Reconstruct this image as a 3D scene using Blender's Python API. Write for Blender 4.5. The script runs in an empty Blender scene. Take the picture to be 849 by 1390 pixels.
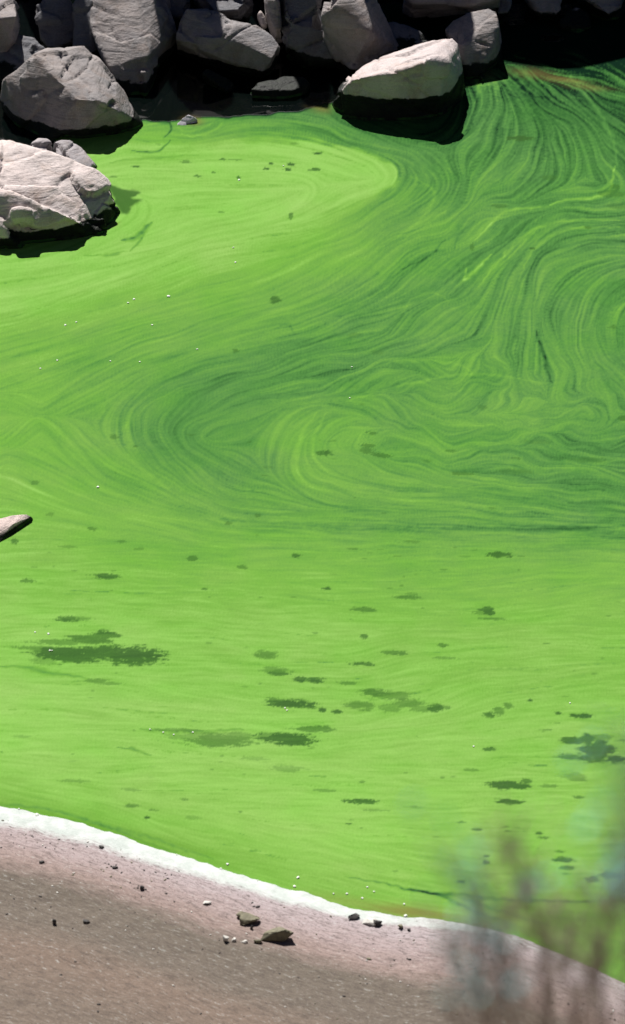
import bpy, bmesh, math, random
import numpy as np
from mathutils import Vector, Matrix

# ------------------------------------------------------------------ camera, world, sun
scene = bpy.context.scene
random.seed(7); rng = np.random.default_rng(7)
CW, CH, FPX = 849.0, 1390.0, 4945.0          # photograph size and focal length in its pixels
CAM_H, PITCH = 18.0, math.radians(31.0)
cam_d = bpy.data.cameras.new('camera'); cam = bpy.data.objects.new('camera', cam_d)
scene.collection.objects.link(cam); scene.camera = cam
cam.location = (0, 0, CAM_H); cam.rotation_euler = (math.pi/2-PITCH, 0, 0)
cam_d.sensor_fit = 'VERTICAL'; cam_d.sensor_height = 36; cam_d.lens = 36*FPX/CH
cam_d.clip_start = 0.2; cam_d.clip_end = 2000
cam_d.dof.use_dof = True; cam_d.dof.focus_distance = 37.5; cam_d.dof.aperture_fstop = 2.6

SUN_AZ, SUN_EL = math.radians(-14), math.radians(48)      # azimuth from +Y towards +X
world = bpy.data.worlds.new('World'); scene.world = world; world.use_nodes = True
wn = world.node_tree; wn.nodes.clear()
sky = wn.nodes.new('ShaderNodeTexSky'); sky.sky_type = 'NISHITA'; sky.sun_disc = False
sky.sun_elevation = SUN_EL; sky.sun_rotation = SUN_AZ; sky.altitude = 3000; sky.air_density = 0.36; sky.dust_density = 0.0; sky.ozone_density = 6.0
bg = wn.nodes.new('ShaderNodeBackground'); bg.inputs[1].default_value = 0.05
wo = wn.nodes.new('ShaderNodeOutputWorld')
wn.links.new(sky.outputs[0], bg.inputs[0]); wn.links.new(bg.outputs[0], wo.inputs[0])
sun_d = bpy.data.lights.new('sun', 'SUN'); sun = bpy.data.objects.new('sun', sun_d)
scene.collection.objects.link(sun)
sun_d.energy = 4.9; sun_d.angle = math.radians(0.53); sun_d.color = (1.0, 0.955, 0.91)
sv = Vector((math.sin(SUN_AZ)*math.cos(SUN_EL), math.cos(SUN_AZ)*math.cos(SUN_EL), math.sin(SUN_EL)))
sun.rotation_euler = sv.to_track_quat('Z', 'Y').to_euler(); sun.location = sv*60
scene.cycles.diffuse_bounces = 2
scene.view_settings.view_transform = 'Standard'; scene.view_settings.look = 'None'
scene.view_settings.exposure = 0.8; scene.view_settings.gamma = 1

# ------------------------------------------------------------------ helpers
cp, sp = math.cos(PITCH), math.sin(PITCH)
def ray(px, py):
    a = (np.asarray(px, float)-CW/2)/FPX; b = (np.asarray(py, float)-CH/2)/FPX
    return a, cp-b*sp, -sp-b*cp
def at(px, py, z=0.0):
    dx, dy, dz = ray(px, py); t = (z-CAM_H)/dz
    return np.array([dx*t, dy*t, z+0*t])
def at_y(px, py, y):
    dx, dy, dz = ray(px, py); t = y/dy
    return Vector((float(dx*t), y, float(CAM_H+dz*t)))

def _h(ix, iy, iz, s):
    n = (ix.astype(np.int64)*374761393 + iy.astype(np.int64)*668265263 + iz.astype(np.int64)*2147483647 + s*1274126177) & 0xffffffff
    n = ((n ^ (n >> 13))*1274126177) & 0xffffffff
    n = ((n ^ (n >> 16))*2246822519) & 0xffffffff
    n = n ^ (n >> 15)
    return n/4294967295.0
def vn(x, y, z=None, s=0):
    """value noise in -1..1"""
    x = np.asarray(x, float); y = np.asarray(y, float)
    flat = z is None
    fx, fy = np.floor(x), np.floor(y); ux, uy = x-fx, y-fy
    ux = ux*ux*ux*(ux*(ux*6-15)+10); uy = uy*uy*uy*(uy*(uy*6-15)+10)
    ix, iy = fx.astype(np.int64), fy.astype(np.int64)
    def lay(iz):
        a = _h(ix, iy, iz, s)*(1-ux)+_h(ix+1, iy, iz, s)*ux
        b = _h(ix, iy+1, iz, s)*(1-ux)+_h(ix+1, iy+1, iz, s)*ux
        return a*(1-uy)+b*uy
    if flat: return lay(np.zeros_like(ix))*2-1
    fz = np.floor(z); uz = z-fz; uz = uz*uz*uz*(uz*(uz*6-15)+10); iz = fz.astype(np.int64)
    return (lay(iz)*(1-uz)+lay(iz+1)*uz)*2-1
def fbm(x, y, z=None, s=0, o=4, g=0.5):
    r = 0; a = 1; f = 1; t = 0
    for k in range(o):
        r = r+a*vn(x*f+k*7.3, y*f+k*3.1, None if z is None else z*f+k*1.7, s+k); t += a; a *= g; f *= 2.03
    return r/t
def sst(a, b, x):
    t = np.clip((x-a)/(b-a), 0, 1); return t*t*(3-2*t)

COL = scene.collection
def tag(o, label=None, cat=None, group=None, kind=None):
    if label: o['label'] = label
    if cat: o['category'] = cat
    if group: o['group'] = group
    if kind: o['kind'] = kind
    return o
def link(name, me, mat=None, parent=None, smooth=True):
    o = bpy.data.objects.new(name, me); COL.objects.link(o)
    if mat: me.materials.clear(); me.materials.append(mat)
    if parent: o.parent = parent
    if smooth: me.polygons.foreach_set('use_smooth', np.ones(len(me.polygons), bool))
    return o
def grid_mesh(name, V):
    """V: (rows, cols, 3)"""
    r, c = V.shape[:2]; me = bpy.data.meshes.new(name)
    i = np.arange(r*c).reshape(r, c)
    q = np.stack([i[:-1, :-1], i[:-1, 1:], i[1:, 1:], i[1:, :-1]], -1).reshape(-1, 4)
    if V[-1, 0, 1] < V[0, 0, 1]: q = q[:, ::-1].copy()
    me.vertices.add(r*c); me.vertices.foreach_set('co', V.reshape(-1).astype(np.float32))
    me.loops.add(q.size); me.loops.foreach_set('vertex_index', q.reshape(-1).astype(np.int32))
    me.polygons.add(len(q)); me.polygons.foreach_set('loop_start', np.arange(0, q.size, 4, dtype=np.int32))
    me.polygons.foreach_set('loop_total', np.full(len(q), 4, np.int32))
    me.update(calc_edges=True); return me
def attr_f(me, name, a):
    t = me.attributes.new(name, 'FLOAT', 'POINT'); t.data.foreach_set('value', np.asarray(a, np.float32).reshape(-1))
def attr_c(me, name, rgb):
    c = np.ones((rgb.size//3, 4), np.float32); c[:, :3] = rgb.reshape(-1, 3)
    t = me.attributes.new(name, 'FLOAT_COLOR', 'POINT'); t.data.foreach_set('color', c.reshape(-1))

class NT:
    def __init__(s, name):
        s.m = bpy.data.materials.new(name); s.m.use_nodes = True; s.t = s.m.node_tree; s.t.nodes.clear()
        s.out = s.n('OutputMaterial'); s.p = s.n('BsdfPrincipled'); s.l(s.p.outputs[0], s.out.inputs[0])
    def n(s, ty, **k):
        x = s.t.nodes.new('ShaderNode'+ty)
        for a, b in k.items(): setattr(x, a, b)
        return x
    def l(s, a, b): s.t.links.new(a, b)
    def put(s, sock, v):
        if hasattr(v, 'links'): s.l(v, sock)
        elif v is not None: sock.default_value = v
    def attr(s, name, f='Fac'): a = s.n('Attribute', attribute_name=name); return a.outputs[f]
    def noise(s, vec, scale, detail=4, rough=.5, dist=0, out=0):
        x = s.n('TexNoise'); s.put(x.inputs['Vector'], vec); x.inputs['Scale'].default_value = scale
        x.inputs['Detail'].default_value = detail; x.inputs['Roughness'].default_value = rough
        x.inputs['Distortion'].default_value = dist; return x.outputs[out]
    def ramp(s, fac, stops):
        x = s.n('ValToRGB'); s.put(x.inputs[0], fac); e = x.color_ramp.elements
        while len(e) < len(stops): e.new(.5)
        for q, (p, c) in zip(e, stops):
            q.position = p; q.color = (c, c, c, 1) if isinstance(c, (int, float)) else (*c, 1)
        return x.outputs[0]
    def mix(s, fac, a, b, mode='MIX'):
        x = s.n('Mix', data_type='RGBA', blend_type=mode); s.put(x.inputs[0], fac)
        for sk, v in ((x.inputs[6], a), (x.inputs[7], b)):
            s.put(sk, v if hasattr(v, 'links') else ((v, v, v, 1) if isinstance(v, (int, float)) else (*v, 1)))
        return x.outputs[2]
    def math(s, op, a, b=0.0, c=None):
        x = s.n('Math', operation=op); s.put(x.inputs[0], a); s.put(x.inputs[1], b)
        if c is not None: s.put(x.inputs[2], c)
        return x.outputs[0]
    def map(s, vec, scale=(1, 1, 1), rot=(0, 0, 0)):
        x = s.n('Mapping'); s.put(x.inputs[0], vec); x.inputs['Scale'].default_value = scale
        x.inputs['Rotation'].default_value = rot; return x.outputs[0]
    def bump(s, h, strength, dist):
        x = s.n('Bump'); s.put(x.inputs['Height'], h); x.inputs['Strength'].default_value = strength
        x.inputs['Distance'].default_value = dist; s.l(x.outputs[0], s.p.inputs['Normal']); return x
    def set(s, **k):
        for a, v in k.items(): s.put(s.p.inputs[a.replace('_', ' ')], v if hasattr(v, 'links') or not isinstance(v, tuple) else (*v, 1))

# ------------------------------------------------------------------ materials
def rock_mat(name, base, tint, wet=0.15, wamp=.30):
    m = NT(name); geo = m.n('NewGeometry'); pos = geo.outputs['Position']
    tc = m.n('TexCoord').outputs['Object']
    big = m.noise(tc, 1.7, 6, .6, .4); med = m.noise(tc, 7, 8, .65)
    speck = m.noise(tc, 55, 3, .7); fine = m.noise(tc, 140, 2, .6)
    c = m.mix(m.ramp(big, [(.38, 0), (.62, 1)]), base, tint)
    c = m.mix(m.ramp(m.noise(tc, 2.6, 7, .7, .8), [(.50, 0), (.64, .55)]), c, (base[0]*.72, base[1]*.60, base[2]*.50))
    c = m.mix(m.ramp(m.noise(m.map(tc, (1, 1, .35)), 4.5, 7, .7, .5), [(.54, 0), (.68, .55)]), c, tuple(x*.45 for x in base))
    c = m.mix(m.ramp(med, [(.35, .35), (.48, 0.0)]), c, tuple(x*.55 for x in base))
    c = m.mix(m.ramp(speck, [(.56, 0), (.66, .45)]), c, tuple(x*.42 for x in base))
    c = m.mix(m.ramp(fine, [(.58, 0), (.66, .55)]), c, tuple(min(.8, x*1.5) for x in base))
    # thin mineral veins / joints following one direction
    vein = m.noise(m.map(tc, (1.2, 1.2, 11), (.5, .35, .2)), 2.2, 5, .6, .6)
    c = m.mix(m.ramp(vein, [(.30, .4), (.38, 0)]), c, tuple(x*.5 for x in base))
    # wet algae-stained foot, painted blacker for the overhang's shade
    sep = m.n('SeparateXYZ'); m.l(pos, sep.inputs[0])
    edge = m.math('ADD', m.math('MULTIPLY', m.math('SUBTRACT', m.noise(pos, 2.1, 6, .62), .5), wamp), wet)
    isw = m.math('MULTIPLY_ADD', m.math('SUBTRACT', edge, sep.outputs[2]), 60, .5); x = m.n('Clamp'); m.l(isw, x.inputs[0]); isw = x.outputs[0]
    wet_shade = m.mix(m.ramp(m.noise(pos, 14, 4, .6), [(.4, 0), (.7, 1)]), (.004, .006, .005), (.009, .014, .008))
    gl = m.math('MULTIPLY', m.math('COMPARE', sep.outputs[2], .02, .016), m.ramp(m.noise(pos, 5, 3, .6), [(.42, 0), (.6, .8)]))
    wet_shade = m.mix(gl, wet_shade, (.02, .08, .015))
    c = m.mix(isw, c, wet_shade)
    m.set(Base_Color=c, Roughness=m.mix(isw, .85, .55), Specular_IOR_Level=m.mix(isw, .3, .12))
    h = m.math('ADD', m.math('MULTIPLY', m.noise(tc, 24, 8, .68), .8), m.math('MULTIPLY', vein, 1.3))
    m.bump(h, .62, .03)
    return m.m
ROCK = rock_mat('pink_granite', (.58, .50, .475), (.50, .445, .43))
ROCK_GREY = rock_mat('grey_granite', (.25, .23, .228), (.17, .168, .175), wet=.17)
ROCK_SHADE = rock_mat('shaded_granite', (.15, .15, .16), (.11, .113, .125), wet=.25)  # shade put into the colour: darker, cooler copy for shaded rocks
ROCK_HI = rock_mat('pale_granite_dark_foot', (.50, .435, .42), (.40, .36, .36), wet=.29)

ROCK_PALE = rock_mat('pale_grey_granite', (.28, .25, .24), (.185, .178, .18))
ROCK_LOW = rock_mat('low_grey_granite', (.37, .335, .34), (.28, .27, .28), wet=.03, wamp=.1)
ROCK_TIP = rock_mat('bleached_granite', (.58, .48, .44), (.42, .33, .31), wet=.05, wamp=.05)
def scum_mat():
    m = NT('algal_scum'); pos = m.n('NewGeometry').outputs['Position']
    col = m.attr('scum', 'Color'); th = m.attr('thick')
    g1 = m.noise(m.map(pos, (1, .6, 1)), 45, 4, .7); g2 = m.noise(m.map(pos, (1, .45, 1)), 120, 2, .6)
    f = m.math('ADD', m.math('MULTIPLY', g1, .26), m.math('MULTIPLY', g2, .22)); f = m.math('ADD', f, .76)
    c = m.mix(1.0, col, f, 'MULTIPLY')
    ro = m.ramp(th, [(0, .04), (.04, .06), (.09, 1), (1, 1)])
    m.set(Base_Color=c, Roughness=ro, Specular_IOR_Level=m.ramp(th, [(0, .5), (.04, .35), (.09, 0), (1, 0)]))
    h = m.math('ADD', m.math('MULTIPLY', m.attr('relief'), .6), m.math('MULTIPLY', g1, .35))
    b = m.bump(h, .22, .006); m.put(b.inputs['Strength'], m.ramp(th, [(.12, 0), (.3, .22)]))
    return m.m
def beach_mat():
    m = NT('shore_sand'); pos = m.n('NewGeometry').outputs['Position']
    d = m.attr('shore'); al = m.attr('along')
    v = m.n('CombineXYZ'); m.l(al, v.inputs[0]); m.l(d, v.inputs[1]); v = v.outputs[0]
    n1 = m.noise(m.map(v, (.8, 5, 1)), 2.0, 6, .65, .3); n2 = m.noise(m.map(v, (1, 3.5, 1)), 9, 6, .7)
    n3 = m.noise(pos, 60, 4, .7); n4 = m.noise(m.map(v, (1, 2, 1)), 28, 3, .6)
    dd = m.math('ADD', d, m.math('MULTIPLY', m.math('SUBTRACT', n1, .5), .34))
    c = m.ramp(m.math('MULTIPLY', dd, .25), [(0, (.36, .325, .325)), (.03, (.345, .295, .30)), (.095, (.30, .238, .23)), (.155, (.24, .18, .16)),
        (.215, (.118, .099, .078)), (.34, (.125, .104, .083)), (.44, (.165, .123, .096)), (.6, (.135, .107, .084)), (.8, (.158, .12, .093)), (1, (.145, .112, .086))])
    c = m.mix(m.ramp(n2, [(.36, .55), (.5, 0)]), c, (.06, .048, .042))
    c = m.mix(m.ramp(n2, [(.56, 0), (.74, .25)]), c, (.30, .25, .23))
    c = m.mix(m.ramp(n4, [(.33, .8), (.41, 0)]), c, (.07, .055, .05))
    c = m.mix(m.ramp(n3, [(.35, .35), (.5, 0)]), c, (.07, .06, .05))
    c = m.mix(m.ramp(n3, [(.58, 0), (.7, .3)]), c, (.34, .30, .29))
    cr = m.attr('crust'); ce = m.math('MULTIPLY_ADD', m.math('SUBTRACT', n4, .5), 1.1, m.math('MULTIPLY_ADD', m.math('SUBTRACT', n2, .5), 1.0, cr))
    ce = m.ramp(ce, [(.12, 0), (.35, .45), (.75, 1)])
    c = m.mix(ce, c, m.mix(m.ramp(m.noise(pos, 6, 5, .7), [(.4, 0), (.6, 1)]), (.40, .445, .415), (.50, .53, .51)))
    m.set(Base_Color=c, Roughness=.9, Specular_IOR_Level=.2)
    m.bump(m.math('ADD', n3, m.math('MULTIPLY', n2, 2.2)), .35, .012)
    return m.m
def plain(name, c, rough=.8, var=.35, scale=20, spec=.3, transl=None):
    m = NT(name); tc = m.n('TexCoord').outputs['Object']; n = m.noise(tc, scale, 5, .6)
    m.set(Base_Color=m.mix(m.ramp(n, [(.3, 0), (.7, 1)]), tuple(x*(1-var) for x in c), tuple(min(1, x*(1+var)) for x in c)), Roughness=rough, Specular_IOR_Level=spec)
    m.bump(n, .3, .01)
    return m.m
SCUM, BEACH = scum_mat(), beach_mat()
SOIL = plain('bank_soil', (.05, .042, .035), .95, .5, 3)
FOAM = plain('foam_fleck', (.7, .74, .66), .6, .05)
CHALK = plain('salt_white_rock', (.5, .48, .53), .8, .25, 25)
BARK = plain('twig_bark', (.27, .225, .19), .8, .3)
LEAF = plain('olive_leaf', (.27, .25, .15), .6, .4, 30)
LEAFB = plain('blue_grey_leaf', (.24, .62, .64), .5, .15, 30)
LEAFR = plain('russet_leaf', (.30, .20, .16), .6, .3, 30)

# ------------------------------------------------------------------ the flow of the scum
ST = 1.5
U0, U1, V0, V1 = -150, 1000, 5, 1420
us = np.arange(U0, U1+.1, ST); vs = np.arange(V0, V1+.1, ST)
UU, VV = np.meshgrid(us, vs); NV, NU = UU.shape
strokes = [
 [(110,215),(160,200),(230,196),(330,186),(430,190),(500,206),(538,236),(520,262),(470,285),(380,325),(280,350),(150,395),(0,440),(-150,480)],
 [(120,255),(220,250),(330,245),(420,252),(380,290),(250,320),(150,350),(0,390),(-150,420)],
 [(190,178),(250,172),(400,164),(500,180),(575,215),(600,250),(570,300),(480,355),(350,405),(200,450),(0,520),(-150,560)],
 [(640,120),(645,150),(620,185),(620,215),(640,260),(610,300),(530,345),(420,400),(300,445),(150,500),(60,560),(0,620)],
 [(455,165),(470,192),(540,200),(620,190),(650,160),(660,120)],
 [(1000,285),(849,292),(770,296),(700,318),(650,362),(580,405),(500,430),(400,462),(290,495),(215,530),(175,570),(185,620),(240,660),(340,695),(500,712),(700,718),(849,714),(1000,712)],
 [(1000,305),(849,310),(780,315),(730,345),(690,390),(660,440),(600,470),(480,490),(380,510),(290,545),(240,580),(255,625),(330,665),(480,690),(700,700),(1000,698)],
 [(-150,600),(0,612),(60,640),(150,680),(300,718),(450,732),(700,735),(1000,728)],
 [(-150,540),(0,540),(70,575),(120,630),(200,680)],
 [(620,500),(540,515),(450,545),(402,580),(385,620),(395,655),(440,672),(600,682),(849,690),(1000,690)],
 [(1000,600),(849,592),(740,600),(640,580),(540,560),(470,560),(432,585),(436,620),(500,645),(650,655),(849,660),(1000,655)],
 [(560,600),(640,605),(720,625),(849,630),(1000,620)],
 [(500,590),(480,605),(520,625),(600,630)],
 [(680,95),(740,140),(790,190),(832,238),(828,260),(760,273),(680,281),(620,303),(560,345),(500,395),(430,430),(370,450)],
 [(720,110),(790,155),(850,210),(900,260)],
 [(700,110),(722,150),(728,190),(705,228),(650,262),(600,300)],
 [(740,170),(765,210),(768,240),(730,262)],
 [(670,130),(672,170),(655,215),(625,260)],
 [(760,90),(849,130),(930,180)], [(655,85),(720,68),(800,75),(900,110)],
 [(725,350),(722,400),(728,440),(742,475),(740,520),(760,545)],
 [(690,400),(680,460),(690,510),(650,535),(560,545)],
 [(1000,330),(849,338),(790,350),(745,385),(728,440),(740,520)],
 [(1000,362),(849,368),(805,392),(778,440),(768,480),(778,525)],
 [(900,395),(850,410),(838,445),(850,485),(885,520)],
 [(545,440),(570,408),(605,398),(640,380)],
 [(750,550),(775,538),(810,548),(812,572),(780,580),(752,570)],
 [(-150,770),(200,765),(500,762),(849,748),(1000,745)],
 [(-150,830),(200,828),(500,835),(849,815),(1000,810)],
 [(-150,900),(200,890),(450,900),(600,875),(849,870),(1000,865)],
 [(-150,945),(200,955),(400,975),(560,965),(660,935),(849,915),(1000,910)],
 [(-150,975),(150,985),(330,1000),(500,1000),(700,990),(1000,985)],
 [(-150,1040),(200,1050),(500,1060),(849,1050),(1000,1050)],
 [(-150,1050),(0,1085),(150,1118),(300,1160),(450,1190),(600,1215),(849,1228),(1000,1232)],
 [(-150,1085),(0,1108),(200,1160),(400,1220),(560,1252),(700,1280),(849,1340),(1000,1400)],
 [(110,205),(140,180),(200,200)], [(170,260),(190,285),(160,315),(100,345),(0,362),(-150,370)],
 [(235,178),(255,183),(285,178),(300,165)],
]
def resample(pl, step):
    p = np.array(pl, float)
    # Catmull-Rom
    q = []
    e = np.vstack([2*p[0]-p[1], p, 2*p[-1]-p[-2]])
    for i in range(1, len(e)-2):
        n = max(2, int(np.hypot(*(e[i+1]-e[i]))/step))
        t = np.linspace(0, 1, n, endpoint=False)[:, None]
        q.append(.5*((2*e[i])+(-e[i-1]+e[i+1])*t+(2*e[i-1]-5*e[i]+4*e[i+1]-e[i+2])*t*t+(-e[i-1]+3*e[i]-3*e[i+1]+e[i+2])*t**3))
    return np.vstack(q+[p[-1:]])
# tensor field on a coarse grid, then enlarged
CS = 9.0
cu = np.arange(U0, U1+CS, CS); cv = np.arange(V0, V1+CS, CS); CUU, CVV = np.meshgrid(cu, cv)
A = np.zeros_like(CUU); B = np.zeros_like(CUU); Wt = np.zeros_like(CUU)+1e-9
for s in strokes:
    q = resample(s, 12); t = np.gradient(q, axis=0); an = 2*np.arctan2(t[:, 1], t[:, 0])
    for (x, y), a in zip(q, an):
        r2 = (CUU-x)**2+((CVV-y)*1.5)**2; w = 1/(r2+90)**1.75
        A += w*np.cos(a); B += w*np.sin(a); Wt += w
def enlarge(G, u=None, v=None):
    u = UU if u is None else u; v = VV if v is None else v
    fx = np.clip((u-U0)/CS, 0, G.shape[1]-1.001); fy = np.clip((v-V0)/CS, 0, G.shape[0]-1.001)
    ix = fx.astype(int); iy = fy.astype(int); fx = fx-ix; fy = fy-iy
    return (G[iy, ix]*(1-fx)+G[iy, ix+1]*fx)*(1-fy)+(G[iy+1, ix]*(1-fx)+G[iy+1, ix+1]*fx)*fy
ang = .5*np.arctan2(enlarge(B), enlarge(A))
# turbulence, stronger in the marbled right-hand middle and top right
def blob(x, y, rx, ry): return np.exp(-((UU-x)/rx)**2-((VV-y)/ry)**2)
turb = .10+1.1*blob(680, 545, 160, 80)+.5*blob(820, 600, 90, 60)+.35*blob(740, 180, 150, 110)+.25*blob(620, 330, 200, 90)+.45*blob(480, 600, 80, 70)+.25*blob(250, 590, 120, 70)
ang += turb*(1.1*vn(UU/42, VV/26, s=31)+.6*vn(UU/17, VV/11, s=32))
TX = np.cos(ang).astype(np.float32); TY = np.sin(ang).astype(np.float32)
# perspective: photo space is foreshortened, fine noise is finer in v
pad = 0
n_f = rng.standard_normal((NV, NU)).astype(np.float32)
n_f = (n_f*2+np.roll(n_f, 1, 0)+np.roll(n_f, -1, 0)+np.roll(n_f, 1, 1)+np.roll(n_f, -1, 1)).astype(np.float32)
def stretch_noise(sx, sy, seed): return fbm(UU/sx, VV/sy, s=seed, o=2).astype(np.float32)
n_m = stretch_noise(4.2, 2.8, 41); n_b = stretch_noise(17, 10, 51)
def lic(step, K):
    accs = n_f.copy(); accf = n_f.copy(); accm = n_m.copy(); accb = n_b.copy(); wf = 1.0; wm = 1.0; ex = []
    for sgn in (1, -1):
        x = np.tile(np.arange(NU, dtype=np.float32), (NV, 1)); y = np.tile(np.arange(NV, dtype=np.float32)[:, None], (1, NU))
        px = TX*sgn; py = TY*sgn
        for k in range(1, K+1):
            x += px*step; y += py*step
            ix = np.clip((x+.5).astype(np.int32), 0, NU-1); iy = np.clip((y+.5).astype(np.int32), 0, NV-1)
            idx = iy*NU+ix
            tx = TX.ravel()[idx]; ty = TY.ravel()[idx]; d = np.where(tx*px+ty*py < 0, -1, 1).astype(np.float32)
            px = tx*d; py = ty*d
            g = math.exp(-(k/(K*.28))**2); h = math.exp(-(k/(K*.6))**2)
            nv = n_f.ravel()[idx]; accf += g*nv; accs += math.exp(-(k/6.)**2)*nv; accm += h*n_m.ravel()[idx]; accb += h*n_b.ravel()[idx]
        ex.append((x, y))
    f = lambda a: (a-a.mean())/a.std()
    return f(accf), f(accm), f(accb), f(accs), ex
LF, LM, LB, LS, EX = lic(1.6, 46)

# ---- scum thickness, with shade by the back rocks painted in: scattered readings, smoothly joined
rd = [(400,220,1),(300,260,.98),(200,240,.97),(250,320,.96),(480,240,1),(60,400,.95),(170,300,.94),(120,350,.95),(0,380,.93),(-100,400,.93),
 (580,200,.45),(400,172,.55),(300,180,.72),(220,185,.92),(560,300,.62),(620,250,.5),(440,340,.82),(350,400,.72),(200,440,.74),(50,470,.78),(500,420,.52),(330,340,.9),
 (300,520,.5),(430,500,.48),(250,600,.46),(340,620,.52),(100,560,.7),(30,570,.82),(180,650,.62),(120,500,.62),(-80,560,.85),(20,520,.78),
 (700,400,.54),(800,400,.52),(600,480,.55),(650,550,.62),(550,530,.66),(700,600,.58),(820,640,.46),(400,600,.68),(800,520,.58),(950,400,.5),(950,600,.5),
 (500,700,.62),(750,716,.5),(300,712,.7),(849,700,.5),(180,710,.8),(50,680,.88),(560,660,.66),(450,650,.72),
 (100,780,.9),(400,780,.86),(700,770,.82),(849,780,.8),(100,860,.96),(400,860,.94),(700,860,.9),(849,870,.87),
 (0,1000,1),(300,1000,.97),(600,1000,.95),(849,1000,.92),(100,1080,.98),(400,1120,1),(700,1120,.95),(849,1140,.92),(300,1180,.95),(600,1220,.9),(850,1260,.8),(900,1340,.7),(1000,1000,.92),(-150,1000,1),(-150,800,.95),
 (0,1090,.84),(100,1118,.84),(200,1148,.86),(300,1180,.86),
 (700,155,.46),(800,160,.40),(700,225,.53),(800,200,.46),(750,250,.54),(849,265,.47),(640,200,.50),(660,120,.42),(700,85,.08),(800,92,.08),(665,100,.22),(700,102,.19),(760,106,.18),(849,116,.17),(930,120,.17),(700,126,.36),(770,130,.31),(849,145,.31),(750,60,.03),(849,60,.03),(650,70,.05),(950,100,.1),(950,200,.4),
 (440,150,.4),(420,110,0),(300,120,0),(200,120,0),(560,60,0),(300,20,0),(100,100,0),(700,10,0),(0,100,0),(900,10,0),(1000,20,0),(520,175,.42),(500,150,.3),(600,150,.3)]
num = np.zeros_like(CUU); den = np.zeros_like(CUU)
for x, y, d in rd:
    w = 1/(((CUU-x)**2+((CVV-y)*1.7)**2)+300)**1.7; num += w*d; den += w
D = enlarge(num/den)
D = np.maximum(D, 0)
# sample the readings a little up-/downstream so that colour edges follow the flow
def up(F, frac):
    x, y = EX[0]; x2, y2 = EX[1]
    a = F[np.clip(y, 0, NV-1).astype(int), np.clip(x, 0, NU-1).astype(int)]
    b = F[np.clip(y2, 0, NV-1).astype(int), np.clip(x2, 0, NU-1).astype(int)]
    return (1-frac)*F+frac*.5*(a+b)
D = up(D, .45)

def poly_sd(pts):
    """signed distance in photo px (+ inside), v scaled by 1.5"""
    q = resample(pts+[pts[0]], 14); x = UU; y = VV*1.5; best = np.full(UU.shape, 1e9); ins = np.zeros(UU.shape, bool)
    P = q.copy(); P[:, 1] *= 1.5
    for i in range(len(P)-1):
        a, b = P[i], P[i+1]; e = b-a; L = e@e+1e-9
        t = np.clip(((x-a[0])*e[0]+(y-a[1])*e[1])/L, 0, 1)
        best = np.minimum(best, (x-a[0]-t*e[0])**2+(y-a[1]-t*e[1])**2)
        c = ((a[1] > y) != (b[1] > y)); xi = a[0]+(y-a[1])*e[0]/(e[1] if abs(e[1]) > 1e-9 else 1e-9)
        ins ^= c & (x < xi)
    return np.where(ins, 1, -1)*np.sqrt(best)
tong = [(60,215),(150,196),(230,199),(300,190),(380,188),(440,194),(500,207),(530,222),(540,242),(520,262),(460,290),(380,325),(300,350),(180,372),(60,395),(-100,430),(-140,300)]
sd = poly_sd(tong)+5*vn(UU/18, VV/12, s=61)+1.2*LM
fade = sst(560, 380, UU)                    # the lower-left side melts away, the right side is crisp
softw = 4+16*sst(480, 340, UU)+60*sst(250, 330, VV)*1.0
T = sst(-softw, softw, sd)
outcap = np.where(VV < 300, .62-.15*sst(420, 600, UU)+.12*sst(300, 200, UU), 1)
D = D*(1-T)+np.maximum(D, .97)*T
near = np.exp(-(np.maximum(-sd, 0)/26)**2)*(1-T)*sst(330, 250, VV)*sst(230, 300, UU)
D = D-.10*near*(D > .5)

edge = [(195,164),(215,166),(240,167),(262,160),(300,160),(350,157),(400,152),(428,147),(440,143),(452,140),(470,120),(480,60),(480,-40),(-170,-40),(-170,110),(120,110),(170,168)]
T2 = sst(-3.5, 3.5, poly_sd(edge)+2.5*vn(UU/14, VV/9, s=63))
D = D*(1-T2)  # scum cut to black water, painting in the shadow and its edge
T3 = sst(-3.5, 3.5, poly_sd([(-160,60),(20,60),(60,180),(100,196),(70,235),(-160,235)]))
D = D*(1-T3)  # black water painted in for the shade between the left rocks
amp = .030+.027*np.clip(1-np.abs(D-.52)/.42, 0, 1)+.018*blob(745, 175, 150, 95)+.085*blob(770, 108, 150, 24)
mott = fbm(UU/7, VV/4, s=95, o=3)
amp = amp*(1-.45*blob(300, 560, 95, 80))
low = sst(690, 800, VV)
Dd = D+amp*np.clip(D*8, 0, 1)*(LF*(.78-.51*low)+LM*(.28+.75*vn(UU/60, VV/35, s=96)**2)*(1-.62*low)+LB*(.36-.21*low)+.9*mott*(1-.4*low)+LS*(.30+.38*low))
short = stretch_noise(9, 3.2, 98)                       # broken clots along the strands
Dd += np.where(LM < -1.0, (LM+1.0)*.06, 0)*np.clip((short-.1)*5, 0, 1)*(D > .3)*(1-low*.5)
Dd += np.where(LM > 1.4, (LM-1.4)*.035, 0)*np.clip((.9-D)*3, 0, 1)*np.clip(D*5, 0, 1)

# thin dark streaks in the lime areas
st = np.clip(-LM-1.5, 0, 2)*np.clip((short+.05)*4, 0, 1)*np.clip((D-.7)*4, 0, 1)*(.5+.5*sst(.0, .6, vn(UU/90, VV/40, s=71)))
Dd -= .20*st*sst(700, 780, VV)+.10*st

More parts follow.
